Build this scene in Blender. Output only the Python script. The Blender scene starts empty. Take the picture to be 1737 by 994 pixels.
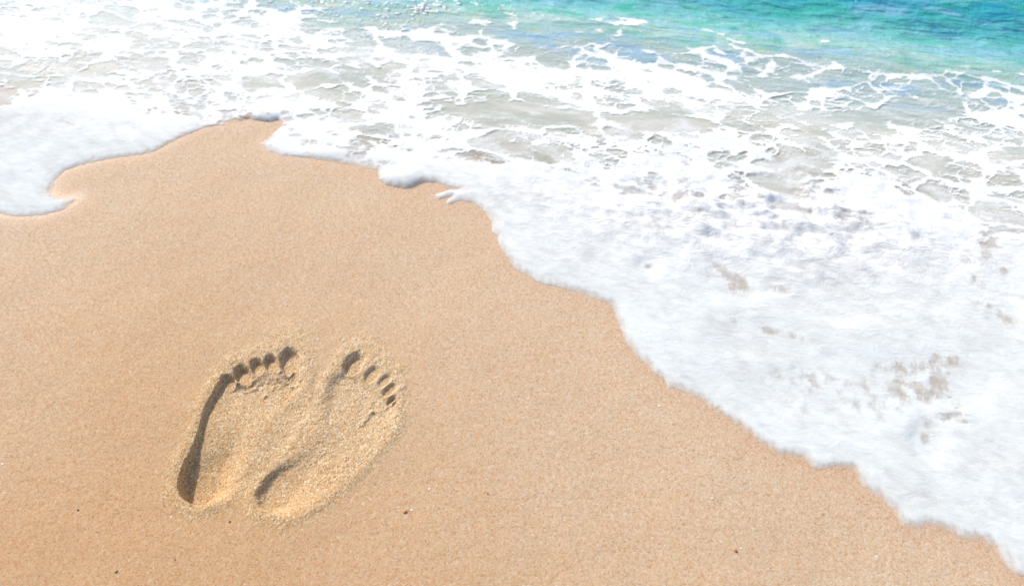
import bpy, math, random
import numpy as np
from mathutils import Vector

sc = bpy.context.scene
R = math.radians
rng = np.random.default_rng(11)
random.seed(11)

# ------------------------------------------------------------------ camera
CAM_H, PITCH, FOC = 0.87, 50.0, 1350.0          # metres, degrees below the horizon, focal length in photo pixels
cam = bpy.data.cameras.new('camera')
cam_o = bpy.data.objects.new('camera', cam)
sc.collection.objects.link(cam_o)
cam_o.location = (0, 0, CAM_H)
cam_o.rotation_euler = (R(90 - PITCH), 0, 0)
cam.sensor_width = 36.0
cam.lens = FOC / 1737.0 * 36.0
cam.clip_start = 0.02
cam.clip_end = 2000
cam.dof.use_dof = True
cam.dof.focus_distance = 1.02
cam.dof.aperture_fstop = 4.0
sc.camera = cam_o

# ------------------------------------------------------------------ light
SUN_DIR = Vector((-0.66 * 0.777, 0.75 * 0.777, 0.63)).normalized()
w = bpy.data.worlds.new('World')
sc.world = w
w.use_nodes = True
wn = w.node_tree
for n in list(wn.nodes):
    wn.nodes.remove(n)
sky = wn.nodes.new('ShaderNodeTexSky')
sky.sky_type = 'NISHITA'
sky.dust_density = 2.0
sky.sun_disc = False
sky.sun_elevation = math.asin(SUN_DIR.z)
sky.sun_rotation = math.atan2(SUN_DIR.x, SUN_DIR.y)
bg = wn.nodes.new('ShaderNodeBackground')
bg.inputs['Strength'].default_value = 0.15
wo = wn.nodes.new('ShaderNodeOutputWorld')
wn.links.new(sky.outputs[0], bg.inputs[0])
wn.links.new(bg.outputs[0], wo.inputs[0])
sun = bpy.data.lights.new('sun', 'SUN')
sun.energy = 3.0
sun.angle = R(0.6)
sun.color = (1.0, 0.955, 0.89)
sun_o = bpy.data.objects.new('sun', sun)
sc.collection.objects.link(sun_o)
sun_o.rotation_euler = SUN_DIR.to_track_quat('Z', 'Y').to_euler()
sun_o.location = (-2, 3, 4)
sc.view_settings.view_transform = 'Standard'
sc.view_settings.look = 'None'
sc.view_settings.gamma = 1.0
sc.view_settings.exposure = 0.37
sc.cycles.max_bounces = 6
sc.cycles.transparent_max_bounces = 12

# ------------------------------------------------------------------ ground <-> photo coordinates (used to take measurements off the photo)
CP, SP = math.cos(R(PITCH)), math.sin(R(PITCH))
def ground(u, v):
    x = (np.asarray(u, float) - 868.5) / FOC
    y = (497.0 - np.asarray(v, float)) / FOC
    t = CAM_H / (SP - y * CP)
    return x * t, (CP + y * SP) * t
def photo(X, Y):
    d = Y * CP + CAM_H * SP
    yy = (Y * SP - CAM_H * CP) / d
    d = np.where(np.abs(d) < 1e-3, 1e-3, d)
    return X / d * FOC + 868.5, 497.0 - yy * FOC

# ------------------------------------------------------------------ noise
def _hash(ix, iy, seed):
    h = (ix.astype(np.int64) * 374761393 + iy.astype(np.int64) * 668265263 + seed * 974711) & 0xFFFFFFFF
    h = ((h ^ (h >> 13)) * 1274126177) & 0xFFFFFFFF
    h = (h ^ (h >> 16)) & 0xFFFFFFFF
    h = (h * 2246822519) & 0xFFFFFFFF
    h = h ^ (h >> 15)
    return (h & 0xFFFFFF) / float(0x1000000)
def perlin(x, y, seed=0):
    ix, iy = np.floor(x), np.floor(y)
    fx, fy = x - ix, y - iy
    ux = fx * fx * fx * (fx * (fx * 6 - 15) + 10)
    uy = fy * fy * fy * (fy * (fy * 6 - 15) + 10)
    out = 0
    for dx in (0, 1):
        for dy in (0, 1):
            a = _hash(ix + dx, iy + dy, seed) * 2 * np.pi
            g = np.cos(a) * (fx - dx) + np.sin(a) * (fy - dy)
            out = out + g * (ux if dx else 1 - ux) * (uy if dy else 1 - uy)
    return out * 1.5
def fbm(x, y, seed=0, octv=4, gain=0.5):
    s, a, t = 0, 1.0, 0
    for o in range(octv):
        s = s + a * perlin(x * 2 ** o + 17.3 * o, y * 2 ** o - 9.1 * o, seed + o)
        t += a
        a *= gain
    return s / t
def voronoi_edge(x, y, seed=0, jitter=0.9):
    ix, iy = np.floor(x), np.floor(y)
    f1 = np.full(x.shape, 9.0)
    f2 = np.full(x.shape, 9.0)
    for dx in (-1, 0, 1):
        for dy in (-1, 0, 1):
            cx, cy = ix + dx, iy + dy
            px = cx + 0.5 + jitter * (_hash(cx, cy, seed) - 0.5)
            py = cy + 0.5 + jitter * (_hash(cx, cy, seed + 77) - 0.5)
            d = np.hypot(px - x, py - y)
            f2 = np.minimum(f2, np.maximum(f1, d))
            f1 = np.minimum(f1, d)
    return f2 - f1
def sst(a, b, x):
    t = np.clip((x - a) / (b - a), 0, 1)
    return t * t * (3 - 2 * t)
def poly_sd(X, Y, P, closed=True, extra=None):
    """signed distance to a polygon (positive inside) and, if asked, a value read along its nearest edge"""
    n = len(P)
    best = np.full(X.shape, 1e9)
    val = np.zeros(X.shape)
    inside = np.zeros(X.shape, bool)
    for i in range(n):
        ax, ay = P[i]
        bx, by = P[(i + 1) % n]
        ex, ey = bx - ax, by - ay
        t = np.clip(((X - ax) * ex + (Y - ay) * ey) / (ex * ex + ey * ey + 1e-12), 0, 1)
        d = np.hypot(X - ax - t * ex, Y - ay - t * ey)
        m = d < best
        best = np.where(m, d, best)
        if extra is not None:
            val = np.where(m, extra[i] * (1 - t) + extra[(i + 1) % n] * t, val)
        c = ((ay > Y) != (by > Y)) & (X < (bx - ax) * (Y - ay) / ((by - ay) if by != ay else 1e-12) + ax)
        inside ^= c
    return np.where(inside, best, -best), val

# ------------------------------------------------------------------ shoreline of the foam, read off the photo
EDGE = [(-260,400),(-160,385),(-80,372),(0,365),(40,368),(75,366),(105,357),(126,347),(138,338),(128,330),(104,332),(90,322),(94,306),(112,290),(150,277),(200,268),(250,262),
 (274,252),(290,243),(320,228),(350,216),(366,213),(386,213),(405,207),(420,202),(440,206),(460,207),(474,203),(480,211),
 (470,222),(455,235),(440,246),(455,257),(480,264),(520,268),(560,275),(600,282),(626,287),(640,290),(643,305),(656,316),
 (690,322),(706,316),(720,308),(740,310),(764,318),(782,321),(758,324),(738,331),(744,338),(766,334),(754,345),(758,350),(778,341),(800,344),(825,362),
 (834,378),(833,392),(842,402),(850,425),(864,443),(870,456),(895,468),(910,480),(945,488),(990,500),(1020,512),(1032,515),
 (1042,530),(1052,556),(1060,580),(1072,598),(1090,612),(1110,633),(1127,645),(1132,658),(1160,665),(1196,683),(1203,694),
 (1235,712),(1270,740),(1310,765),(1325,773),(1360,778),(1380,796),(1395,797),(1420,793),(1447,797),(1452,812),(1462,828),
 (1485,840),(1515,868),(1530,892),(1545,897),(1580,893),(1610,903),(1640,915),(1665,920),(1690,935),(1710,965),(1722,977),
 (1737,980),(1760,985),(1800,1010),(1850,1030)]
ex, ey = ground(*zip(*EDGE))
EP = list(zip(ex, ey))
EP = [(-400.0, 1.6), (-30.0, 1.3), (-6.0, 0.95), (-2.4, 0.90), (-1.7, 0.93)] + EP + [(0.78, 0.20), (1.05, 0.02), (1.5, -0.25), (3.0, -0.9), (20.0, -7.0), (400.0, -60.0), (400.0, 600.0), (-400.0, 600.0)]
def shore(X, Y):
    sd, _ = poly_sd(X, Y, EP)
    return sd

VX, VY = 0.208, 0.978
def Vc(X, Y):
    return X * VX + Y * VY
def Uc(X, Y):
    return X * VY - Y * VX

# ------------------------------------------------------------------ mesh helpers
def axis(*segs):
    """segs = (start, stop, step) runs joined end to end"""
    out = []
    for a, b, s in segs:
        n = max(1, int(round((b - a) / s)))
        out.extend(np.linspace(a, b, n, endpoint=False))
    out.append(segs[-1][1])
    return np.array(out)
def grow(a, b, first, k=1.35):
    out, x, s = [], a, first
    sign = 1 if b > a else -1
    while abs(x - a) < abs(b - a):
        x += sign * s
        s *= k
        out.append(x)
    return np.array(out)
def make_mesh(name, V, F, mat, attrs=None, normals=None, origin=(0, 0, 0), smooth=True):
    """V (n,3), F (m,k) arrays -> a mesh datablock holding only the vertices that F uses"""
    used, inv = np.unique(F.ravel(), return_inverse=True)
    k = F.shape[1]
    F2 = inv.reshape(-1, k).astype(np.int32)
    V2 = (V[used] - np.array(origin)).astype(np.float32)
    me = bpy.data.meshes.new(name)
    me.vertices.add(len(V2))
    me.vertices.foreach_set('co', V2.ravel())
    me.loops.add(F2.size)
    me.loops.foreach_set('vertex_index', F2.ravel())
    me.polygons.add(len(F2))
    me.polygons.foreach_set('loop_start', np.arange(0, F2.size, k, dtype=np.int32))
    me.polygons.foreach_set('use_smooth', np.full(len(F2), smooth))
    me.update(calc_edges=True)
    for an, av in (attrs or {}).items():
        at = me.attributes.new(an, 'FLOAT', 'POINT')
        at.data.foreach_set('value', av.ravel()[used].astype(np.float32))
    if normals is not None:
        me.normals_split_custom_set_from_vertices(normals[used].astype(np.float32))
    me.materials.append(mat)
    return me
def link(name, data, parent=None, loc=(0, 0, 0), **props):
    o = bpy.data.objects.new(name, data)
    sc.collection.objects.link(o)
    o.location = loc
    if parent is not None:
        o.parent = parent
    for kx, vx in props.items():
        o[kx] = vx
    return o
def grid_faces(nx, ny):
    i = np.arange(nx * ny).reshape(ny, nx)
    return np.stack([i[:-1, :-1], i[:-1, 1:], i[1:, 1:], i[1:, :-1]], -1).reshape(-1, 4)
def grid_normals(xs, ys, Z):
    zy, zx = np.gradient(Z, ys, xs)
    N = np.stack([-zx, -zy, np.ones_like(Z)], -1)
    return (N / np.linalg.norm(N, axis=-1, keepdims=True)).reshape(-1, 3)

# ------------------------------------------------------------------ materials
class NT:
    def __init__(self, name):
        self.m = bpy.data.materials.new(name)
        self.m.use_nodes = True
        self.t = self.m.node_tree
        for n in list(self.t.nodes):
            self.t.nodes.remove(n)
        self.out = self.t.nodes.new('ShaderNodeOutputMaterial')
    def n(self, typ, ins=None, **kw):
        nd = self.t.nodes.new(typ)
        for k, v in kw.items():
            setattr(nd, k, v)
        for k, v in (ins or {}).items():
            self.set(nd.inputs[k], v)
        return nd
    def set(self, sock, v):
        if isinstance(v, bpy.types.NodeSocket):
            self.t.links.new(v, sock)
        else:
            sock.default_value = v
    def attr(self, name):
        return self.n('ShaderNodeAttribute', attribute_name=name).outputs['Fac']
    def obj(self, scale=(1, 1, 1), rot=(0, 0, 0)):
        c = self.n('ShaderNodeNewGeometry')                      # world position: every sand mesh reads the same pattern
        return self.n('ShaderNodeMapping', {'Vector': c.outputs['Position'], 'Scale': scale, 'Rotation': rot}).outputs[0]
    def noise(self, vec, scale, detail=2, rough=0.5, dist=0.0):
        return self.n('ShaderNodeTexNoise', {'Vector': vec, 'Scale': scale, 'Detail': detail, 'Roughness': rough, 'Distortion': dist}).outputs['Fac']
    def vor(self, vec, scale, out='Color', feature='F1'):
        return self.n('ShaderNodeTexVoronoi', {'Vector': vec, 'Scale': scale}, feature=feature).outputs[out]
    def math(self, op, a, b=0.0, c=0.0, clamp=False):
        return self.n('ShaderNodeMath', {0: a, 1: b, 2: c}, operation=op, use_clamp=clamp).outputs[0]
    def ramp(self, f, stops, interp='LINEAR'):
        r = self.n('ShaderNodeValToRGB', {'Fac': f})
        r.color_ramp.interpolation = interp
        el = r.color_ramp.elements
        while len(el) < len(stops):
            el.new(0.5)
        for e, (p, c) in zip(el, stops):
            e.position = p
            e.color = (*c, 1) if len(c) == 3 else c
        return r.outputs[0]
    def mix(self, f, a, b, mode='MIX'):
        nd = self.n('ShaderNodeMix', {'Factor': f}, data_type='RGBA', blend_type=mode)
        self.set(nd.inputs[6], a if isinstance(a, bpy.types.NodeSocket) else (*a, 1))
        self.set(nd.inputs[7], b if isinstance(b, bpy.types.NodeSocket) else (*b, 1))
        return nd.outputs[2]
    def range(self, v, a, b, c=0.0, d=1.0, smooth=False):
        return self.n('ShaderNodeMapRange', {'Value': v, 'From Min': a, 'From Max': b, 'To Min': c, 'To Max': d},
                      interpolation_type='SMOOTHSTEP' if smooth else 'LINEAR').outputs[0]
    def bump(self, h, dist, strength=1.0, normal=None):
        ins = {'Height': h, 'Distance': dist, 'Strength': strength}
        if normal is not None:
            ins['Normal'] = normal
        return self.n('ShaderNodeBump', ins).outputs[0]
    def surf(self, s):
        self.t.links.new(s, self.out.inputs['Surface'])
        return self.m

def sand_material():
    m = NT('beach_sand')
    p = m.obj()
    churn, wet = m.attr('churn'), m.attr('wet')
    g = m.vor(p, 640)                                            # one cell per grain, about 1.5 mm
    gv = m.n('ShaderNodeSeparateColor', {0: g})
    fine = m.ramp(gv.outputs[0], [(0.0, (0.43, 0.245, 0.135)), (0.10, (0.53, 0.325, 0.190)), (0.45, (0.565, 0.372, 0.235)),
                                  (0.80, (0.595, 0.405, 0.265)), (0.96, (0.61, 0.43, 0.30)), (1.0, (0.66, 0.50, 0.38))])
    coarse = m.ramp(gv.outputs[1], [(0.0, (0.22, 0.13, 0.07)), (0.10, (0.46, 0.25, 0.09)), (0.26, (0.59, 0.335, 0.145)), (0.42, (0.59, 0.40, 0.225)),
                                    (0.72, (0.61, 0.435, 0.265)), (0.90, (0.76, 0.63, 0.46)), (1.0, (0.84, 0.77, 0.65))])
    col = m.mix(m.math('MULTIPLY', churn, 0.85), fine, coarse)
    hue = m.ramp(gv.outputs[2], [(0.0, (1.02, 0.86, 0.74)), (0.16, (1.0, 0.93, 0.84)), (0.4, (1.0, 1.0, 1.0)), (0.62, (0.98, 1.01, 0.90)), (0.82, (0.98, 1.02, 1.06)), (1.0, (1.0, 1.05, 1.12))])
    col = m.mix(1.0, col, hue, 'MULTIPLY')
    big = m.noise(p, 9, 3, 0.55)
    col = m.mix(m.range(big, 0.35, 0.65, 0.0, 0.30), col, m.mix(1.0, col, (1.03, 0.95, 0.90), 'MULTIPLY'))
    damp = m.math('ADD', m.attr('damp'), m.math('MULTIPLY', m.math('SUBTRACT', m.noise(p, 3.5, 4, 0.6), 0.5), 0.7), clamp=True)   # packed damp sand near the wash, looser sand farther up
    col = m.mix(1.0, col, m.mix(damp, (0.895, 0.845, 0.715), (1.0, 1.125, 1.22)), 'MULTIPLY')
    mid = m.noise(p, 170, 3, 0.7)
    col = m.mix(1.0, col, m.ramp(mid, [(0.25, (0.90, 0.88, 0.85)), (0.75, (1.07, 1.08, 1.10))]), 'MULTIPLY')
    col = m.mix(m.math('MULTIPLY', wet, 0.55), col, m.mix(1.0, col, (0.96, 0.85, 0.80), 'MULTIPLY'))
    h1 = m.vor(p, 640, 'Distance')
    h2 = m.noise(p, 300, 3, 0.6)
    h = m.math('ADD', m.math('MULTIPLY', h1, -0.6), m.math('MULTIPLY', h2, 1.2))
    nrm = m.bump(h, m.range(churn, 0, 1, 0.00022, 0.00058))
    b = m.n('ShaderNodeBsdfPrincipled', {'Base Color': col, 'Roughness': m.range(wet, 0, 1, 0.85, 0.5), 'Normal': nrm,
                                         'Specular IOR Level': 0.25})
    return m.surf(b.outputs[0])

def water_material():
    m = NT('sea_water')
    p = m.obj(rot=(0, 0, R(12)))
    v, clear = m.attr('seaward'), m.attr('clear')
    st = m.n('ShaderNodeMapping', {'Vector': p, 'Scale': (0.35, 1, 1)}).outputs[0]
    st2 = m.n('ShaderNodeMapping', {'Vector': p, 'Scale': (0.24, 1, 1)}).outputs[0]
    wob = m.noise(st, 9, 4, 0.6, 0.6)
    vv = m.math('ADD', v, m.math('MULTIPLY', m.math('SUBTRACT', wob, 0.5), 0.16))
    f = m.range(vv, 0.9, 1.8)
    col = m.ramp(f, [(0.0, (0.55, 0.50, 0.43)), (0.28, (0.53, 0.50, 0.42)), (0.35, (0.52, 0.535, 0.475)), (0.42, (0.50, 0.57, 0.53)), (0.51, (0.48, 0.61, 0.60)), (0.585, (0.40, 0.63, 0.58)),
                     (0.66, (0.27, 0.58, 0.555)), (0.76, (0.08, 0.45, 0.48)), (0.83, (0.015, 0.34, 0.45)), (0.93, (0.01, 0.44, 0.44)), (1.0, (0.01, 0.36, 0.42))])
    gr = m.noise(st, 15, 5, 0.62, 1.2)
    sw = m.noise(st, 17, 3, 0.5, 1.2)
    shallow = m.range(v, 1.42, 1.22)
    col = m.mix(m.math('MULTIPLY', m.range(sw, 0.38, 0.68, 0, 0.8, True), shallow), col, (0.41, 0.455, 0.395))
    col = m.mix(m.math('MULTIPLY', m.range(sw, 0.52, 0.30, 0, 0.6, True), shallow), col, (0.62, 0.64, 0.60))
    caustic = m.math('MULTIPLY', m.range(m.noise(st, 80, 4, 0.7, 0.5), 0.50, 0.66, 0, 0.8, True), m.math('MULTIPLY', m.range(v, 1.28, 1.34), m.range(v, 1.50, 1.42)))  # yellowish spots of caustic light, painted into the water colour
    col = m.mix(caustic, col, (0.60, 0.66, 0.44))
    col = m.mix(m.math('MULTIPLY', m.range(gr, 0.45, 0.68, 0, 0.8, True), m.range(v, 1.30, 1.45)), col, (0.04, 0.43, 0.30))
    col = m.mix(m.math('MULTIPLY', m.range(gr, 0.50, 0.34, 0, 0.6, True), m.range(v, 1.40, 1.55)), col, (0.015, 0.20, 0.38))
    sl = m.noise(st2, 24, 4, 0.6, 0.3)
    col = m.mix(m.math('MULTIPLY', m.range(sl, 0.50, 0.64, 0, 0.6, True), m.math('MULTIPLY', m.range(v, 1.24, 1.34), m.range(v, 2.0, 1.5))), col, (0.30, 0.52, 0.72))  # blue streaks of sky reflection painted into the body colour
    rn = m.noise(st2, 30, 3, 0.5, 0.15)
    ridge = m.math('POWER', m.math('SUBTRACT', 1.0, m.math('MULTIPLY', m.math('ABSOLUTE', m.math('SUBTRACT', rn, 0.5)), 5.0), clamp=True), 2.5)
    rip = m.math('ADD', m.math('MULTIPLY_ADD', ridge, 0.28, m.noise(st2, 55, 4, 0.55, 0.15)), m.math('MULTIPLY', m.noise(p, 160, 2, 0.5), 0.25))
    nrm = m.bump(rip, m.range(v, 1.2, 1.5, 0.0012, 0.0075))
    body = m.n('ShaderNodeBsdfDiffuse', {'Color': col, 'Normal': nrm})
    tr = m.n('ShaderNodeBsdfTransparent', {'Color': m.mix(m.range(v, 1.0, 1.25), (0.99, 0.995, 0.99), (0.86, 0.94, 0.93))})
    glo = m.n('ShaderNodeBsdfGlossy', {'Color': (1, 1, 1, 1), 'Roughness': m.range(v, 1.25, 1.42, 0.5, 0.15), 'Normal': nrm})
    mx = m.n('ShaderNodeMixShader', {0: clear, 1: body.outputs[0], 2: tr.outputs[0]})
    fr = m.n('ShaderNodeFresnel', {'IOR': 1.34, 'Normal': nrm})
    mx2 = m.n('ShaderNodeMixShader', {0: m.math('MULTIPLY', fr.outputs[0], m.range(v, 1.2, 1.5, 0.45, 1.0)), 1: mx.outputs[0], 2: glo.outputs[0]})
    return m.surf(mx2.outputs[0])

def foam_material(name='sea_foam', use_cover=True):
    m = NT(name)
    p = m.obj(rot=(0, 0, R(12)))
    st = m.n('ShaderNodeMapping', {'Vector': p, 'Scale': (0.5, 1, 1)}).outputs[0]
    soft = m.noise(st, 60, 4, 0.65, 0.5)
    bub = m.noise(p, 420, 2, 0.6)
    h = m.math('ADD', m.math('MULTIPLY', soft, 1.0), m.math('MULTIPLY', bub, 0.10))
    rough = m.attr('rough') if use_cover else 0.5
    nrm = m.bump(h, m.math('MULTIPLY_ADD', rough, 0.006, 0.0008))
    col = m.mix(m.math('MULTIPLY_ADD', m.attr('fresh') if use_cover else 1.0, 0.9, m.math('MULTIPLY', m.noise(p, 12, 3), 0.5), clamp=True), (0.80, 0.845, 0.815), (0.95, 0.955, 0.93))
    d = m.n('ShaderNodeBsdfDiffuse', {'Color': col, 'Normal': nrm})
    t = m.n('ShaderNodeBsdfTranslucent', {'Color': col, 'Normal': nrm})
    mx = m.n('ShaderNodeMixShader', {0: 0.22, 1: d.outputs[0], 2: t.outputs[0]})
    if not use_cover:
        return m.surf(mx.outputs[0])
    cov = m.attr('cover')
    sh = m.attr('sharp')
    fine = m.math('ADD', m.math('MULTIPLY', m.math('SUBTRACT', m.noise(st, 130, 4, 0.65, 0.6), 0.5), 0.55),
                  m.math('MULTIPLY', m.math('SUBTRACT', m.noise(p, 500, 2, 0.6), 0.5), 0.22))
    c2 = m.math('ADD', cov, m.math('MULTIPLY', fine, sh))
    a = m.range(c2, 0.10, 0.88, 0, 1, True)
    a = m.math('MAXIMUM', a, 0.0, clamp=True)
    tr = m.n('ShaderNodeBsdfTransparent')
    mm = m.n('ShaderNodeMixShader', {0: a, 1: tr.outputs[0], 2: mx.outputs[0]})
    return m.surf(mm.outputs[0])

def stone_material(name, c1, c2, rough=0.6):
    m = NT(name)
    tc = m.n('ShaderNodeTexCoord').outputs['Object']
    col = m.mix(m.noise(tc, 700, 4, 0.6), c1, c2)
    b = m.n('ShaderNodeBsdfPrincipled', {'Base Color': col, 'Roughness': rough, 'Normal': m.bump(m.noise(tc, 1500, 2), 0.0003)})
    return m.surf(b.outputs[0])

def grain_material():
    m = NT('loose_grains')
    col = m.ramp(m.attr('tone'), [(0.0, (0.14, 0.10, 0.07)), (0.06, (0.42, 0.24, 0.09)), (0.30, (0.60, 0.36, 0.14)), (0.5, (0.62, 0.44, 0.24)),
                                  (0.75, (0.70, 0.55, 0.34)), (0.92, (0.82, 0.74, 0.58)), (1.0, (0.88, 0.85, 0.80))])
    b = m.n('ShaderNodeBsdfPrincipled', {'Base Color': col, 'Roughness': 0.55})
    return m.surf(b.outputs[0])

M_SAND, M_WATER, M_FOAM = sand_material(), water_material(), foam_material()

# ------------------------------------------------------------------ the two footprints: shapes read off the photo
# outline: photo x, y, width of the wall in mm
L_SOLE = [(376,642,4),(358,670,3),(346,695,4),(338,722,4),(330,748,4),(318,772,5),(306,798,5),(302,825,5),(309,845,6),(329,857,8),(358,855,20),
          (390,842,34),(416,815,44),(440,785,50),(470,745,50),(498,712,40),(514,680,26),(517,645,14),(511,614,22),(480,618,26),(455,620,26),(430,626,25),(405,638,22),(388,648,12)]
L_DEPTH = [(335,822,26),(350,790,19),(372,805,19),(352,755,8.5),(360,715,7.5),(365,685,9),(385,665,11),(430,660,7.5),(490,640,8.5),(430,720,7),(400,800,12),(470,690,6)]
L_TOES = [(490,612,20,26,10,11),(459,616,14.5,17,-8,9),(436,622,14,17,-18,9),(411,635,17.5,19,-32,11),(387,648,15,16,-42,10.5)]
R_SOLE = [(546,676,14),(552,658,14),(564,638,12),(590,628,12),(625,640,14),(645,660,14),(670,690,12),(668,716,24),(648,748,36),(612,786,44),(570,825,44),
          (530,855,36),(490,876,24),(456,872,14),(436,860,13),(429,840,13),(438,814,14),(460,788,16),(490,764,20),(508,735,34),(522,705,34),(538,690,20)]
R_DEPTH = [(462,825,15.5),(490,810,11.5),(530,790,7),(575,750,5.5),(590,690,7),(570,675,7),(640,700,6),(505,740,1.5),(520,715,2),(495,755,3),(545,735,4)]
R_TOES = [(599,618,17,27,38,9),(630,637,12,21,42,4.8),(652,647,9,17,45,4),(660,662,9,17,50,5),(664,682,9,14,50,6.5)]

def print_depth(X, Y, PU, PV, sole, depths, toes, seed):
    q = np.array(sole, float)                                     # a smooth closed curve through the measured points
    p0, p1, p2, p3 = np.roll(q, 1, 0), q, np.roll(q, -1, 0), np.roll(q, -2, 0)
    seg = [0.5 * (2 * p1 + (p2 - p0) * t + (2 * p0 - 5 * p1 + 4 * p2 - p3) * t * t + (3 * p1 - p0 - 3 * p2 + p3) * t ** 3) for t in (0, 0.25, 0.5, 0.75)]
    px, py, wd = np.stack(seg, 1).reshape(-1, 3).T
    gx, gy = ground(px, py)
    wob = 0.0012 * fbm(X * 120, Y * 120, seed, 3)
    sd, wall = poly_sd(X, Y, list(zip(gx, gy)), extra=[q / 1000 for q in wd])
    num = den = 0
    for dx, dy, dz in depths:
        qx, qy = ground(dx, dy)
        wgt = 1 / ((X - qx) ** 2 + (Y - qy) ** 2 + 5e-4) ** 1.7
        num = num + wgt * dz / 1000
        den = den + wgt
    tw = (sd + wob) / np.maximum(wall, 0.003)
    pw = np.interp(wall, [0.006, 0.020], [2.0, 1.15])
    d = (num / den) * (1 - (1 - np.clip(tw, 0, 1)) ** pw)
    toe_r = []
    for (tx, ty, ra, rb, ang, dz) in toes:
        a = R(ang)
        ux, uy = PU - tx, PV - ty
        e1 = ux * math.cos(a) + uy * math.sin(a)
        e2 = -ux * math.sin(a) + uy * math.cos(a)
        r = np.hypot(e1 / ra, e2 / rb) + 0.07 * fbm(X * 160, Y * 160, seed + 3, 2)
        toe_r.append(r)
        d = np.maximum(d, dz / 1000 * sst(0, 1, (1.04 - r) / 0.5))
    return d, sd, toe_r

def shore_z(sd, X, Y):
    """the sand slopes away under the water"""
    s = np.maximum(sd, 0)
    return -0.0008 * sst(0.0, 0.05, s) - sst(0.1, 0.4, s) * (0.022 * sst(1.0, 1.2, Vc(X, Y)) + 0.10 * np.maximum(Vc(X, Y) - 1.2, 0))

xs = np.concatenate([-axis((0, 1, 1))[:0], (-1.35 + grow(0, -400, 0.02, 1.5))[::-1],
                     axis((-1.35, -1.10, 0.012), (-1.10, -0.51, 0.006), (-0.51, -0.10, 0.0009), (-0.10, 1.15, 0.0065), (1.15, 1.5, 0.015)), 1.5 + grow(0, 400, 0.03, 1.5)])
ys = np.concatenate([(0.15 + grow(0, -60, 0.02, 1.5))[::-1],
                     axis((0.15, 0.345, 0.0055), (0.345, 0.69, 0.0009), (0.69, 1.25, 0.0065), (1.25, 1.9, 0.010)), 1.9 + grow(0, 600, 0.02, 1.5)])
X, Y = np.meshgrid(xs, ys)
near = (np.abs(X) < 5) & (np.abs(Y) < 5)
PU, PV = photo(X, Y)
SD = shore(X, Y)
Z = np.maximum(shore_z(SD, X, Y), -40)
Z += np.where(near, 0.0022 * sst(-0.004, -0.07, SD) * fbm(X * 5, Y * 5, 3, 3) + 0.00045 * fbm(X * 40, Y * 40, 5, 3), 0)
box = (X > -0.53) & (X < -0.08) & (Y > 0.33) & (Y < 0.70)
dL, sL, tL = print_depth(X, Y, PU, PV, L_SOLE, L_DEPTH, L_TOES, 21)
dR, sR, tR = print_depth(X, Y, PU, PV, R_SOLE, R_DEPTH, R_TOES, 31)
bx_, by_ = ground([435, 505], [800, 690])                     # the low, trodden saddle between the two soles
t_ = np.clip(((X - bx_[0]) * (bx_[1] - bx_[0]) + (Y - by_[0]) * (by_[1] - by_[0])) / ((bx_[1] - bx_[0]) ** 2 + (by_[1] - by_[0]) ** 2), 0, 1)
bd = np.hypot(X - bx_[0] - t_ * (bx_[1] - bx_[0]), Y - by_[0] - t_ * (by_[1] - by_[0]))
dB = 0.0055 * np.exp(-(bd / 0.034) ** 2)
kk = 0.0009
dl = kk * np.log((np.exp(dL / kk) + np.exp(dR / kk) + np.exp(dB / kk)) / 3)
dl = np.where(np.maximum(dL, dR) > 0.006, np.maximum(dL, dR) * 0 + dl + kk * np.log(3) * sst(0.006, 0.009, np.maximum(dL, dR)), dl)
dl = np.maximum(dl, 0) * 0.87
outd = -np.maximum(np.maximum(sL, sR), np.maximum((1 - np.min(tL, 0)), (1 - np.min(tR, 0))) * 0.013)
outd = outd + 0.006 * fbm(X * 45, Y * 45, 41, 3)
churn = np.where(box, 1 - sst(0.004, 0.032, outd), 0)
churn = np.clip(churn * (0.85 + 0.5 * fbm(X * 70, Y * 70, 43, 3)) , 0, 1)
rim = 0.0014 * np.exp(-((outd - 0.006) / 0.008) ** 2)
Z = Z - np.where(box, dl, 0) + np.where(box, rim * sst(0, 0.002, 0.004 - dl), 0)
Z += np.where(box, churn * (0.00055 * fbm(X * 420, Y * 420, 51, 2) + 0.0007 * fbm(X * 110, Y * 110, 53, 3)), 0)
def blob(PU, PV, u, v, a, b=None, ang=0.0):
    b = b or a
    c, s = math.cos(R(ang)), math.sin(R(ang))
    e1 = (PU - u) * c + (PV - v) * s
    e2 = -(PU - u) * s + (PV - v) * c
    return np.exp(-(e1 / a) ** 2 - (e2 / b) ** 2)
crumb = (blob(PU, PV, 488, 638, 20, 16) + 0.9 * blob(PU, PV, 415, 652, 22, 9, -15) + 0.5 * blob(PU, PV, 455, 650, 40, 14, -10)
         + 0.6 * blob(PU, PV, 625, 705, 18, 26, 40) + 0.5 * blob(PU, PV, 600, 650, 14, 18) + 0.8 * blob(PU, PV, 662, 684, 9, 9) + 0.3 * blob(PU, PV, 415, 790, 12, 14))
cr = np.zeros_like(X)
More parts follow.
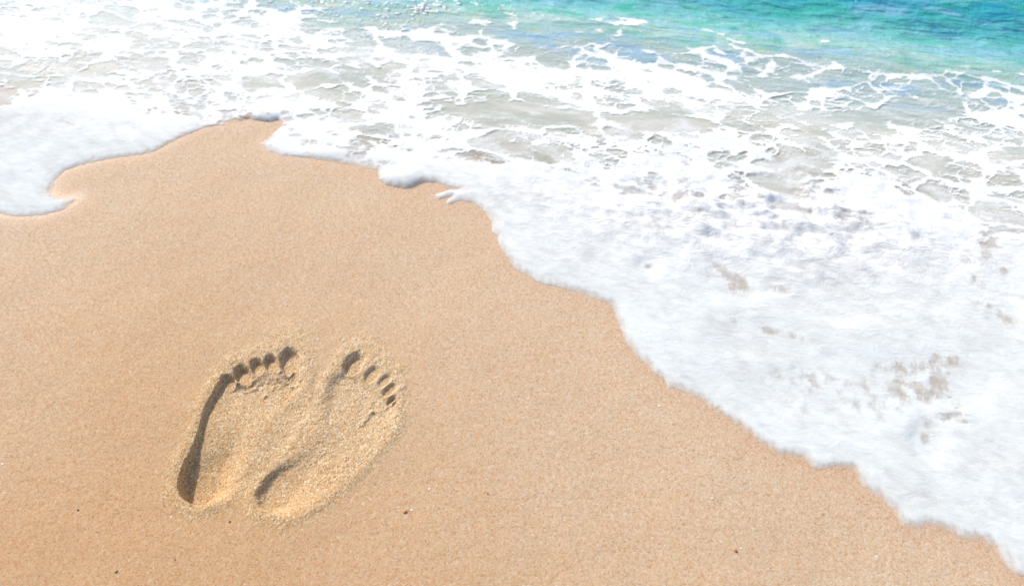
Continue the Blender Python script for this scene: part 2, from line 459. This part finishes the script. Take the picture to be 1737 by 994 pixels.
for arc in ([(394,651),(402,647),(410,650),(418,653),(426,646),(434,641)], [(468,638),(476,645),(486,646),(494,651),(502,652),(507,643),(508,630)],
            [(476,610),(479,622),(474,632),(482,640)], [(448,668),(456,660),(464,652),(474,650)], [(412,662),(422,657),(432,655)], [(655,690),(664,684),(672,676)], [(616,716),(622,704),(632,696)]):
    ax_, ay_ = ground(*zip(*arc))
    for a in range(len(arc) - 1):
        ddx, ddy = ax_[a + 1] - ax_[a], ay_[a + 1] - ay_[a]
        t_ = np.clip(((X - ax_[a]) * ddx + (Y - ay_[a]) * ddy) / (ddx * ddx + ddy * ddy), 0, 1)
        cr = np.maximum(cr, np.exp(-((np.hypot(X - ax_[a] - t_ * ddx, Y - ay_[a] - t_ * ddy) + 0.0015 * fbm(X * 200, Y * 200, 67, 2)) / 0.0026) ** 2))
Z += np.where(box, 0.0024 * cr * (0.7 + 0.9 * fbm(X * 130, Y * 130, 63, 3)) + np.clip(crumb, 0, 1.2) * 0.0022 * fbm(X * 150, Y * 150, 65, 3), 0)
WET = 1 - sst(-0.03, 0.0, -SD - 0.03)
WET = np.where(SD > 0, 1.0, np.clip(1 + SD / 0.05, 0, 1) ** 2)
co = np.stack([X, Y, Z], -1).reshape(-1, 3)
nrm = grid_normals(xs, ys, Z)
F = grid_faces(len(xs), len(ys))
def fmean(A):
    A = A.ravel()
    return A[F].mean(1)
lab = np.zeros(len(F), int)
fx, fy = fmean(X), fmean(Y)
in_l, in_r = fmean(sL) > -0.003, fmean(sR) > -0.003
fu, fv = photo(fx, fy)
fb = fmean(box.astype(float)) > 0.9
lab[in_r & fb] = 20
lab[in_l & fb & ~(in_r & (fmean(sR) > fmean(sL)))] = 10
lab[(lab == 10) & (fv > 770)] = 11
lab[(lab == 20) & (fv - 0.75 * (fu - 430) > 735)] = 21
for base, tt in ((10, tL), (20, tR)):
    best = np.full(len(F), 1.10)
    for i, r in enumerate(tt):
        fr = fmean(r)
        mm_ = (fr < best) & fb
        lab[mm_] = base + 2 + i
        best = np.minimum(best, fr)
A_S = {'churn': churn, 'wet': WET, 'damp': np.clip(1 + SD / 0.55, 0, 1)}
link('beach_sand', make_mesh('beach_sand', co, F[lab == 0], M_SAND, A_S, nrm), kind='structure',
     label='smooth tan beach sand running down under the foam and sea')
for base, centre, text, sl, hl in ((10, (345, 800), 'deeper left footprint in the sand with shaded outer edge and round toe hollows', None, None),
                                   (20, (470, 830), 'shallower right footprint in the sand with narrow slanting toe marks', None, None)):
    cx, cy = ground(*centre)
    root = link('footprint', None, loc=(float(cx), float(cy), 0.0), label=text, category='footprint', group='pair of bare footprints in the sand')
    root.empty_display_size = 0.05
    o3 = (float(cx), float(cy), 0.0)
    link('sole_print', make_mesh('sole_print', co, F[lab == base], M_SAND, A_S, nrm, o3), root)
    link('heel_print', make_mesh('heel_print', co, F[lab == base + 1], M_SAND, A_S, nrm, o3), root)
    for i in range(5):
        nm = 'big_toe_print' if i == 0 else 'toe_print'
        link(nm, make_mesh(nm, co, F[lab == base + 2 + i], M_SAND, A_S, nrm, o3), root)

def sand_height(x, y):
    i = np.clip(np.searchsorted(xs, x) - 1, 0, len(xs) - 2)
    j = np.clip(np.searchsorted(ys, y) - 1, 0, len(ys) - 2)
    tx = (x - xs[i]) / (xs[i + 1] - xs[i])
    ty = (y - ys[j]) / (ys[j + 1] - ys[j])
    return (Z[j, i] * (1 - tx) + Z[j, i + 1] * tx) * (1 - ty) + (Z[j + 1, i] * (1 - tx) + Z[j + 1, i + 1] * tx) * ty
def sample(A, x, y):
    i = np.clip(np.searchsorted(xs, x) - 1, 0, len(xs) - 2)
    j = np.clip(np.searchsorted(ys, y) - 1, 0, len(ys) - 2)
    return A[j, i]

# ------------------------------------------------------------------ waves
def waves(X, Y, SD):
    U, V = Uc(X, Y), Vc(X, Y)
    Uw = U + 0.05 * fbm(U * 3, V * 5, 71, 2)
    Vw = V + 0.035 * fbm(U * 2.2, V * 3, 73, 3)
    a = sst(0.12, 0.55, SD) * (0.12 + 0.88 * sst(0.98, 1.2, V))
    sea = sst(1.25, 1.55, V)
    big = (0.010 + 0.003 * sea) * np.sin(2 * np.pi * Vw / 0.27 + 0.6) + 0.006 * fbm(Uw * 3.5, V * 9, 75, 3)
    small = 0.0045 * fbm(Uw * 12, V * 30, 77, 4, 0.5) * (0.22 + 0.78 * sea) + 0.0020 * sea * fbm(Uw * 40, V * 75, 79, 3)
    far = 1 / (1 + np.maximum(V - 2, 0) * 0.15)
    z = a * (big * (0.35 + 0.65 * sea) + small * (0.45 + 0.75 * sea) * far)
    return z
def level(SD, X, Y):
    return 0.0006 + 0.0024 * sst(1.0, 1.2, Vc(X, Y))

wx = np.concatenate([(-1.4 + grow(0, -400, 0.02, 1.4))[::-1], axis((-1.4, 1.5, 0.0060)), 1.5 + grow(0, 400, 0.02, 1.4)])
wy = np.concatenate([(0.0 + grow(0, -40, 0.05, 1.5))[::-1], axis((0.0, 0.8, 0.012), (0.8, 1.9, 0.0050)), 1.9 + grow(0, 600, 0.012, 1.25)])
WX, WY = np.meshgrid(wx, wy)
WSD = shore(WX, WY)
WZ = level(WSD, WX, WY) + waves(WX, WY, WSD)
WZ = np.where(WSD < 0.02, np.minimum(WZ, 0.0012 - 0.3 * (0.02 - WSD)), WZ)
WV = Vc(WX, WY) + 0.02 * fbm(WX * 4, WY * 8, 91, 2)
clear = 0.06 + 0.14 * sst(1.20, 1.33, WV) * (1 - sst(1.36, 1.50, WV)) + 0.0 * WV
clear = np.maximum(clear, 0.98 * (1 - sst(0.93, 1.06, WV)))
WF = grid_faces(len(wx), len(wy))
keep = WSD.ravel()[WF].max(1) > 0.0
wco = np.stack([WX, WY, WZ], -1).reshape(-1, 3)
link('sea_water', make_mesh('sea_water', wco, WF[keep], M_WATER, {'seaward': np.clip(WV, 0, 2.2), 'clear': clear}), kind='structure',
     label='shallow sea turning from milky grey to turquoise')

# ------------------------------------------------------------------ foam
fxs = np.concatenate([(-1.25 + grow(0, -3, 0.01, 1.15))[::-1], axis((-1.25, 1.35, 0.0028)), 1.35 + grow(0, 3, 0.01, 1.15)])
fys = np.concatenate([(0.16 + grow(0, -1.6, 0.01, 1.15))[::-1], axis((0.16, 1.60, 0.0028)), 1.60 + grow(0, 1.2, 0.01, 1.15)])
FX, FY = np.meshgrid(fxs, fys)
FU, FV = photo(FX, FY)
FSD = shore(FX, FY)
scal = 0.0034 * fbm(FX * 48, FY * 48, 101, 3, 0.6) + 0.0012 * fbm(FX * 160, FY * 160, 103, 2)
SDe = FSD + scal
U, V = Uc(FX, FY), Vc(FX, FY)
wu = U + 0.060 * fbm(U * 6, V * 9, 111, 5)
wv = V + 0.036 * fbm(U * 6, V * 9, 113, 5)
e1 = voronoi_edge(wu / 0.105, wv / 0.055, 121)
wu2 = U + 0.022 * fbm(U * 18, V * 26, 115, 3)
wv2 = V + 0.014 * fbm(U * 18, V * 26, 117, 3)
e2 = voronoi_edge(wu2 / 0.042, wv2 / 0.022, 123)
n1 = fbm(U * 6, V * 12, 125, 4)
n2 = fbm(U * 22, V * 44, 127, 4, 0.6)
# how much foam there is, seaward
D = np.interp(V, [0.90, 0.97, 1.03, 1.10, 1.18, 1.27, 1.33, 1.38, 1.43, 1.50], [1.60, 1.18, 0.94, 0.76, 0.79, 0.79, 0.64, 0.34, 0.02, -0.30])
def B(u, v, a, b, k, ang=0.0):
    global D
    D = D + k * blob(FU, FV, u, v, a, b, ang)
# left side: the foam reaches farther out
D += 0.40 * sst(640, 380, FU) * sst(1.24, 1.34, V)
D += 0.12 * sst(560, 200, FU) * sst(1.0, 1.1, V)
for q in [(70,120,90,22,-0.55,0),(30,145,60,10,-0.5,0),(95,275/2,60,8,0.35,0),(200,118,60,8,-0.3,-8),(330,150,60,10,-0.25,0),
          (245,170,80,14,-0.25,0),(470,20,90,20,-0.35,0),(560,45,70,14,-0.3,0),(620,150,60,22,-0.35,0),(540,140,40,20,-0.25,0),
          (700,175,60,16,-0.25,0),(820,190,110,26,-0.35,0),(720,100,120,16,0.35,6),(800,92,70,8,-0.1,0),(640,60,60,9,0.5,8),
          (860,130,60,26,0.28,40),(980,205,70,16,-0.35,8),(1120,215,60,26,-0.35,10),(1000,160,60,14,-0.25,0),(1200,165,60,20,-0.15,0),
          (1060,110,110,10,0.25,6),(1330,200,70,14,-0.45,8),(1440,195,60,18,-0.4,8),(1260,222,60,14,-0.4,8),(1180,190,30,40,0.35,0),
          (1380,235,50,14,-0.35,10),(1640,215,70,16,-0.55,14),(1590,245,60,12,-0.25,10),(1480,240,40,20,-0.2,0),(1390,175,20,50,0.2,0),
          (1180,150,90,14,0.2,10),(1500,170,90,14,0.15,8),(1680,190,60,10,0.25,10),(1020,235,60,18,0.15,0),
          (60,255,260,24,0.15,0),(130,190,120,14,-0.2,0),(90,205,60,12,-0.25,0),(520,205,90,16,0.1,0),
          (970,245,70,18,-0.25,0),(1025,262,40,10,-0.45,0),(1290,305,50,12,-0.35,12),(1310,318,25,9,-0.5,12),(1340,140,70,10,-0.25,6)]:
    B(*q)
wdt = np.clip(0.24 + 0.45 * n2 + 0.25 * n1, 0.12, 0.5)
l1 = 1 - sst(0.0, wdt, e1)
l2 = 1 - sst(0.0, wdt * 1.2, e2)
n0 = fbm(U * 3.2, V * 7.5, 165, 3)
field = 0.50 * l1 + 0.30 * l2 * (0.35 + 1.1 * np.clip(n1 + 0.4, 0, 1)) + 0.62 * n1 + 0.40 * n2 + 0.55 * n0
n3 = fbm(U * 9 + 5, V * 34, 129, 5, 0.62)
fld = field - (0.92 - D) + 0.30 * n3
cover = sst(-0.17, 0.30, fld)
veil = np.clip(0.33 + 0.75 * fbm(wu * 10, wv * 30, 151, 4, 0.55) + 0.5 * (D - 0.8), 0, 0.55) * sst(1.33, 1.22, V)
cover = np.maximum(cover, veil)
thin_w = np.clip(0.16 + 0.30 * n2, 0.09, 0.3)
web = np.maximum(0.95 * (1 - sst(0.02, thin_w * 1.1, e2)), 0.95 * (1 - sst(0.02, thin_w, e1))) * sst(-0.25, 0.12, n1 + 0.4 * n3 + 0.35 * (D - 0.75))
fil = np.maximum(sst(0.62, 1.0, 1 - np.abs(fbm(wu * 9, wv * 24, 161, 4, 0.55)) * 4.0), 0.8 * sst(0.60, 1.0, 1 - np.abs(fbm(wu2 * 22, wv2 * 52, 163, 3, 0.55)) * 4.0))
cover = np.maximum(cover, web * sst(1.43, 1.33, V + 0.05 * n0))
cover = np.maximum(cover, fil * np.clip(0.62 + 0.45 * (D - 0.6) + 0.9 * n1, 0, 0.9) * sst(1.40, 1.28, V + 0.04 * n0))
# thin places in the leading sheet where the sand shows through
thin = 0
for u, v, a, b, k, ang in [(1238,470,30,14,0.55,30),(1250,488,12,12,0.6,0),(1215,462,12,8,0.4,0),(1318,491,18,6,0.6,5),(1380,433,16,5,0.5,8),(1640,437,26,10,0.5,20),
          (1672,435,14,8,0.6,10),(1700,461,10,6,0.7,0),(1658,480,16,9,0.7,20),(1665,518,14,5,0.6,10),(1703,540,16,7,0.8,35),(1582,452,14,6,0.5,15),
          (1310,563,24,6,0.6,15),(1250,548,10,8,0.5,0),(1290,560,8,5,0.5,0),(1356,575,20,8,0.6,20),(1297,585,5,8,0.5,0),(1330,640,60,22,0.32,10),(1590,622,34,14,0.55,-10),
          (1598,648,16,10,0.5,40),(1565,670,24,14,0.45,0),(1515,618,20,10,0.45,0),(1570,742,10,14,0.55,10),(1410,650,90,30,0.30,0),(1480,700,90,40,0.26,0),(1620,700,80,40,0.22,0),(1000,380,70,30,0.16,0),(1250,500,90,50,0.16,0),(1660,500,80,60,0.15,0),
          (992,312,14,4,0.45,0),(1016,327,7,4,0.4,0),(1098,452,7,5,0.6,0),(1625,610,40,10,0.3,0),(1540,640,70,34,0.18,0),(1736,582,14,8,0.5,0),
          (1420,500,60,20,0.18,0),(1490,505,40,12,0.25,0),(1505,590,30,10,0.2,0),(1180,380,60,16,0.14,-20),(1365,700,30,8,0.2,10)]:
    thin = thin + k * blob(FU, FV, u, v, a * 1.35, b * 1.4, ang)
thinw = 0
for u, v, a, b, ang in [(1240,480,60,36,20),(1318,491,40,16,5),(1660,460,90,70,25),(1300,575,90,40,15),(1590,640,110,60,-10),(1570,745,30,34,0),(1410,660,160,60,0),(1703,540,40,24,30),(1005,320,34,18,20),(1098,452,20,14,0),(1440,510,120,40,0)]:
    thinw = np.maximum(thinw, blob(FU, FV, u, v, a, b, ang))
spk = fbm(FX * 55, FY * 38, 131, 4, 0.6)
SXX, SYY = FX * 0.8 - FY * 0.6, FX * 0.6 + FY * 0.8
cover = np.where(V < 1.08, np.maximum(np.clip(cover - thin * (0.75 + 1.3 * spk) * 0.80, 0, 1), np.minimum(cover, 0.49 + 0.20 * fbm(FX * 110, FY * 60, 169, 3))), cover)
cover = np.minimum(cover, 0.745 + 0.17 * fbm(SXX * 22, SYY * 60, 155, 4, 0.6) + 0.09 * fbm(SXX * 6, SYY * 12, 157, 3) + 0.25 * sst(0.93, 1.02, V))
# soft wisp at the far left, small nicks behind the leading edge
soft = 0.9 * blob(FU, FV, 112, 334, 34, 12, 14)
edge_a = sst(-0.003, 0.0015, SDe)
edge_soft = sst(-0.003, 0.016, SDe + 0.006 * fbm(FX * 130, FY * 40, 133, 3))
sm = np.clip(0.5 + 0.5 * fbm(FX * 9, FY * 9, 135, 2) + 0.8 * blob(FU, FV, 1400, 800, 330, 180, 35) * 0.6 + soft, 0, 1)
cover = cover * (edge_a * (1 - sm * 0.75) + edge_soft * sm * 0.75)
cover = np.clip(cover - soft * 0.45 * (0.8 + fbm(FX * 60, FY * 60, 137, 3)) * sst(0.03, 0.0, FSD), 0, 1)
cover *= sst(3.9, 2.4, np.abs(FX)) * sst(2.6, 1.9, FY)
# relief
lump_zone = np.clip(blob(FU, FV, 1300, 340, 420, 110, 8) * 1.2 + 0.5 * blob(FU, FV, 400, 120, 500, 90) + 0.5 * blob(FU, FV, 850, 130, 200, 80), 0, 1.2)
ca, sa = math.cos(R(-38)), math.sin(R(-38))
SU, SV = FX * ca + FY * sa, -FX * sa + FY * ca
bil = (1 - np.abs(fbm(SU * 9, SV * 17, 141, 4, 0.55)) * 2.2) * 0.6 + 0.9 * fbm(SU * 16, SV * 32, 143, 3)
lump = (1 + 1.0 * blob(FU, FV, 1350, 350, 420, 85, 10)) * (1 - 0.8 * np.clip(thinw * 1.5, 0, 1)) * lump_zone * (1 - 0.55 * sst(1.0, 1.15, V)) * 0.009 * bil + 0.0022 * fbm(FX * 14, FY * 14, 145, 3) * sst(0.01, 0.08, FSD)
thick = 0.0028 * (1 - 0.9 * np.clip(thinw * 1.5, 0, 1)) + 0.0010 * (1 - np.clip(thinw * 1.5, 0, 1)) * sst(0.0, 0.06, FSD) + 0.0095 * blob(FU, FV, 450, 198, 46, 16) + 0.002 * blob(FU, FV, 690, 300, 90, 40)
prof = np.where(SDe > 0, 1 - np.exp(-np.maximum(SDe, 0) / 0.0045), SDe / 0.004)
def water_height(x, y):
    i = np.clip(np.searchsorted(wx, x) - 1, 0, len(wx) - 2)
    j = np.clip(np.searchsorted(wy, y) - 1, 0, len(wy) - 2)
    tx = ((x - wx[i]) / (wx[i + 1] - wx[i]))[None, :]
    ty = ((y - wy[j]) / (wy[j + 1] - wy[j]))[:, None]
    a, b, c, d = WZ[np.ix_(j, i)], WZ[np.ix_(j, i + 1)], WZ[np.ix_(j + 1, i)], WZ[np.ix_(j + 1, i + 1)]
    return (a * (1 - tx) + b * tx) * (1 - ty) + (c * (1 - tx) + d * tx) * ty
base = np.maximum(water_height(fxs, fys), 0.0002)
lace = sst(0.88, 1.03, V + 0.03 * fbm(U * 8, V * 8, 167, 2))
FZ = base + thick * prof * (1 - lace * 0.88) * np.clip(0.35 + 0.65 * np.maximum(cover, lace), 0, 1) + lump * (0.45 + 0.55 * np.maximum(cover, lace)) * (1 - 0.6 * lace) + 0.0003 * lace
FZ = FZ + (0.0065 * blob(FU, FV, 448, 196, 40, 13) + 0.004 * blob(FU, FV, 690, 306, 45, 14) + 0.003 * blob(FU, FV, 560, 262, 60, 10)) * (1 - np.exp(-np.maximum(SDe, 0) / 0.003))
FZ = np.where(SDe > 0, np.maximum(FZ, base + 0.0004 * prof), np.maximum(SDe * 0.9, -0.01))
rough = np.clip(lump_zone * 0.8 * (1 - 0.75 * lace) + 0.14, 0, 1) * sst(0.0, 0.04, FSD)
sharp = np.clip(0.35 + 0.45 * lace, 0, 1) * (0.3 + 0.7 * sst(1.0, 0.9, cover))
FF = grid_faces(len(fxs), len(fys))
cf = cover.ravel()[FF]
keep = (cf.max(1) > 0.2) & (SDe.ravel()[FF].max(1) > -0.004)
fco = np.stack([FX, FY, FZ], -1).reshape(-1, 3)
link('sea_foam', make_mesh('sea_foam', fco, FF[keep], M_FOAM, {'cover': cover, 'fresh': np.clip(np.maximum(lace * 0.9, lump_zone), 0, 1), 'rough': rough, 'sharp': sharp}), kind='stuff',
     label='white sea foam spreading over the sand and lacing the shallow water', category='foam')

# ------------------------------------------------------------------ small loose flecks of foam out on the turquoise water
ICO = None
def ico():
    import bmesh
    bm = bmesh.new()
    bmesh.ops.create_icosphere(bm, subdivisions=1, radius=1)
    v = np.array([q.co[:] for q in bm.verts])
    f = np.array([[q.index for q in p.verts] for p in bm.faces])
    bm.free()
    return v, f
IV, IF = ico()
def scatter_mesh(name, pos, size, mat, attrs=None, jitter=0.25, yaw=None):
    n = len(pos)
    V_ = np.repeat(IV[None], n, 0) * (1 + rng.uniform(-jitter, jitter, (n, len(IV), 1)))
    V_ = V_ * size[:, None, :]
    yaw = rng.uniform(0, 6.28, n) if yaw is None else yaw
    c, s = np.cos(yaw)[:, None], np.sin(yaw)[:, None]
    V_ = np.stack([V_[..., 0] * c - V_[..., 1] * s, V_[..., 0] * s + V_[..., 1] * c, V_[..., 2]], -1) + pos[:, None, :]
    F_ = (IF[None] + (np.arange(n) * len(IV))[:, None, None]).reshape(-1, 3)
    at = {k: np.repeat(v, len(IV)) for k, v in (attrs or {}).items()}
    return make_mesh(name, V_.reshape(-1, 3), F_, mat, at)
fl = []
for cu, cv, su, sv, n, s0 in [(640,30,70,22,60,1.6),(560,18,40,12,40,2.0),(1000,70,140,22,60,1.0),(1250,120,160,16,40,1.0),(730,14,22,8,26,3.0),(712,24,10,5,14,3.0),(650,10,50,10,40,2.4),(665,40,30,18,40,2.2),(600,8,60,8,40,2.6),(810,10,12,3,8,2.5),(856,14,8,8,5,1.8),
                              (920,35,14,4,12,2.2),(860,30,80,16,40,1.0),(960,45,90,18,34,0.9),(700,60,60,14,50,1.3),(1150,75,120,14,16,0.8),(780,62,80,10,24,0.9),(1000,110,200,20,50,1.0),(1400,130,200,20,60,0.9)]:
    for k in range(n):
        uu, vv = random.gauss(cu, su), random.gauss(cv, sv)
        s = s0 * random.uniform(0.4, 1.2)
        fl.append((uu, vv, s))
fl = np.array(fl)
px, py = ground(fl[:, 0], fl[:, 1])
pz = level(shore(px, py), px, py) + waves(px, py, shore(px, py)) + 0.0002
s = fl[:, 2] / 1000 * 1.35
link('foam_flecks', scatter_mesh('foam_flecks', np.stack([px, py, pz], -1), np.stack([s * 1.9, s * 0.9, s * 0.10 + 0.0003], -1), foam_material('foam_fleck', False),
     yaw=rng.normal(-0.2, 0.35, len(s))), kind='stuff', label='tiny white foam flecks floating on the turquoise water', category='foam flecks')

# ------------------------------------------------------------------ loose coarse grains thrown up around and inside the prints, and specks over the beach
n = 60000
gx_, gy_ = rng.uniform(-0.52, -0.09, n), rng.uniform(0.34, 0.69, n)
k = rng.uniform(0, 1, n) < sample(churn, gx_, gy_) * 0.55
gx_, gy_ = gx_[k], gy_[k]
n2_ = 900
hu, hv = rng.uniform(-40, 1780, n2_), 300 + 730 * rng.uniform(0, 1, n2_) ** 0.7
hx, hy = ground(hu, hv)
k = shore(hx, hy) < -0.012
hx, hy = hx[k], hy[k]
tone = np.concatenate([rng.uniform(0, 1, len(gx_)), np.where(rng.uniform(0, 1, len(hx)) < 0.62, rng.uniform(0.9, 1, len(hx)), rng.uniform(0, 0.25, len(hx)))])
gx_, gy_ = np.concatenate([gx_, hx]), np.concatenate([gy_, hy])
gs = np.concatenate([rng.uniform(0.00028, 0.0006, len(gx_) - len(hx)), rng.uniform(0.0003, 0.0007, len(hx))])
OV = np.array([[1, 0, 0], [-1, 0, 0], [0, 1, 0], [0, -1, 0], [0, 0, 1], [0, 0, -1]], float)
OF = np.array([[0, 2, 4], [2, 1, 4], [1, 3, 4], [3, 0, 4]])
IV, IF = OV, OF
gz = sand_height(gx_, gy_) + gs * 0.15
link('loose_sand_grains', scatter_mesh('loose_sand_grains', np.stack([gx_, gy_, gz], -1), np.stack([gs, gs * 0.9, gs * 0.8], -1), grain_material(), {'tone': tone}, 0.3),
     kind='stuff', label='coarse loose sand grains scattered in and around the footprints', category='sand grains')
IV, IF = ico()

# ------------------------------------------------------------------ the larger stones and shell bits one can point at
M_RED = stone_material('rust_stone', (0.42, 0.14, 0.04), (0.55, 0.22, 0.07))
M_DARK = stone_material('dark_stone', (0.05, 0.045, 0.05), (0.12, 0.10, 0.09))
M_SHELL = stone_material('shell', (0.86, 0.84, 0.80), (0.78, 0.72, 0.66), 0.35)
PEB = [('pebble', 687, 868, 2.1, M_RED, 'round rust red pebble beside a white speck right of the heels', 'pebble'),
       ('shell_fragment', 698, 865, 1.6, M_SHELL, 'small white shell bit touching on the rust red pebble right of the heels', 'shell'),
       ('pebble', 1247, 933, 2.1, M_RED, 'rust brown pebble on the sand near the bottom right foam edge', 'pebble'),
       ('shell_fragment', 1257, 930, 1.5, M_SHELL, 'white shell bit just right of the lower rust brown pebble', 'shell'),
       ('shell_fragment', 1118, 689, 1.9, M_SHELL, 'white shell bit lying alone just below the foam edge', 'shell'),
       ('pebble', 132, 864, 1.2, M_DARK, 'dark pebble lying alone left of the deeper footprint', 'pebble'),
       ('pebble', 390, 885, 1.1, M_DARK, 'dark pebble just below the deeper heel print', 'pebble'),
       ('pebble', 297, 949, 0.9, M_DARK, 'tiny black pebble near the bottom edge below the heels', 'pebble'),
       ('shell_fragment', 4, 787, 1.8, M_SHELL, 'white shell bit at the far left of the sand', 'shell'),
       ('shell_fragment', 539, 576, 1.8, M_SHELL, 'pale shell bit above the gap between the two big toes', 'shell'),
       ('shell_fragment', 1488, 944, 1.7, M_SHELL, 'white shell bit nearest the bottom right foam', 'shell'),
       ('shell_fragment', 728, 829, 1.6, M_SHELL, 'pale oval shell bit up and right of the rust red pebble', 'shell'),
       ('shell_fragment', 290, 876, 1.4, M_SHELL, 'white shell bit left below the deeper heel', 'shell'),
       ('pebble', 827, 837, 1.2, M_RED, 'tiny orange pebble alone on the open sand between footprints and foam', 'pebble'),
       ('shell_fragment', 1208, 845, 1.4, M_SHELL, 'white shell grain alone in the middle of the lower sand', 'shell'),
       ('pebble', 197, 969, 1.6, stone_material('tan_stone', (0.42, 0.27, 0.16), (0.36, 0.22, 0.13)), 'sand coloured pebble half sunk at the bottom left', 'pebble')]
def pebble_mesh(name, r, mat, seed, flat):
    import bmesh
    bm = bmesh.new()
    bmesh.ops.create_icosphere(bm, subdivisions=2, radius=1)
    rr = random.Random(seed)
    ph = [rr.uniform(0, 6) for _ in range(6)]
    for q in bm.verts:
        d = 1 + 0.16 * math.sin(3 * q.co.x + ph[0]) + 0.13 * math.sin(4 * q.co.y + ph[1]) + 0.1 * math.sin(5 * q.co.z + ph[2]) + rr.uniform(-.05, .05)
        q.co = Vector((q.co.x * d * 1.15, q.co.y * d * 0.85, q.co.z * d * flat)) * r
    me = bpy.data.meshes.new(name)
    bm.to_mesh(me)
    bm.free()
    me.polygons.foreach_set('use_smooth', [name == 'pebble'] * len(me.polygons))
    me.materials.append(mat)
    return me
for i, (nm, u, v, r, mat, text, cat) in enumerate(PEB):
    gx1, gy1 = ground(u, v)
    r = r / 1000 * (0.75 if nm == 'shell_fragment' else 0.9)
    flat = 0.75 if nm == 'pebble' else 0.4
    z = float(sand_height(np.array([gx1]), np.array([gy1]))[0]) + r * flat * 0.45
    o = link(nm, pebble_mesh(nm, r, mat, i, flat), loc=(float(gx1), float(gy1), z), label=text, category=cat,
             group='specks of stone and shell on the sand')
    o.rotation_euler = (0, 0, random.uniform(0, 6))
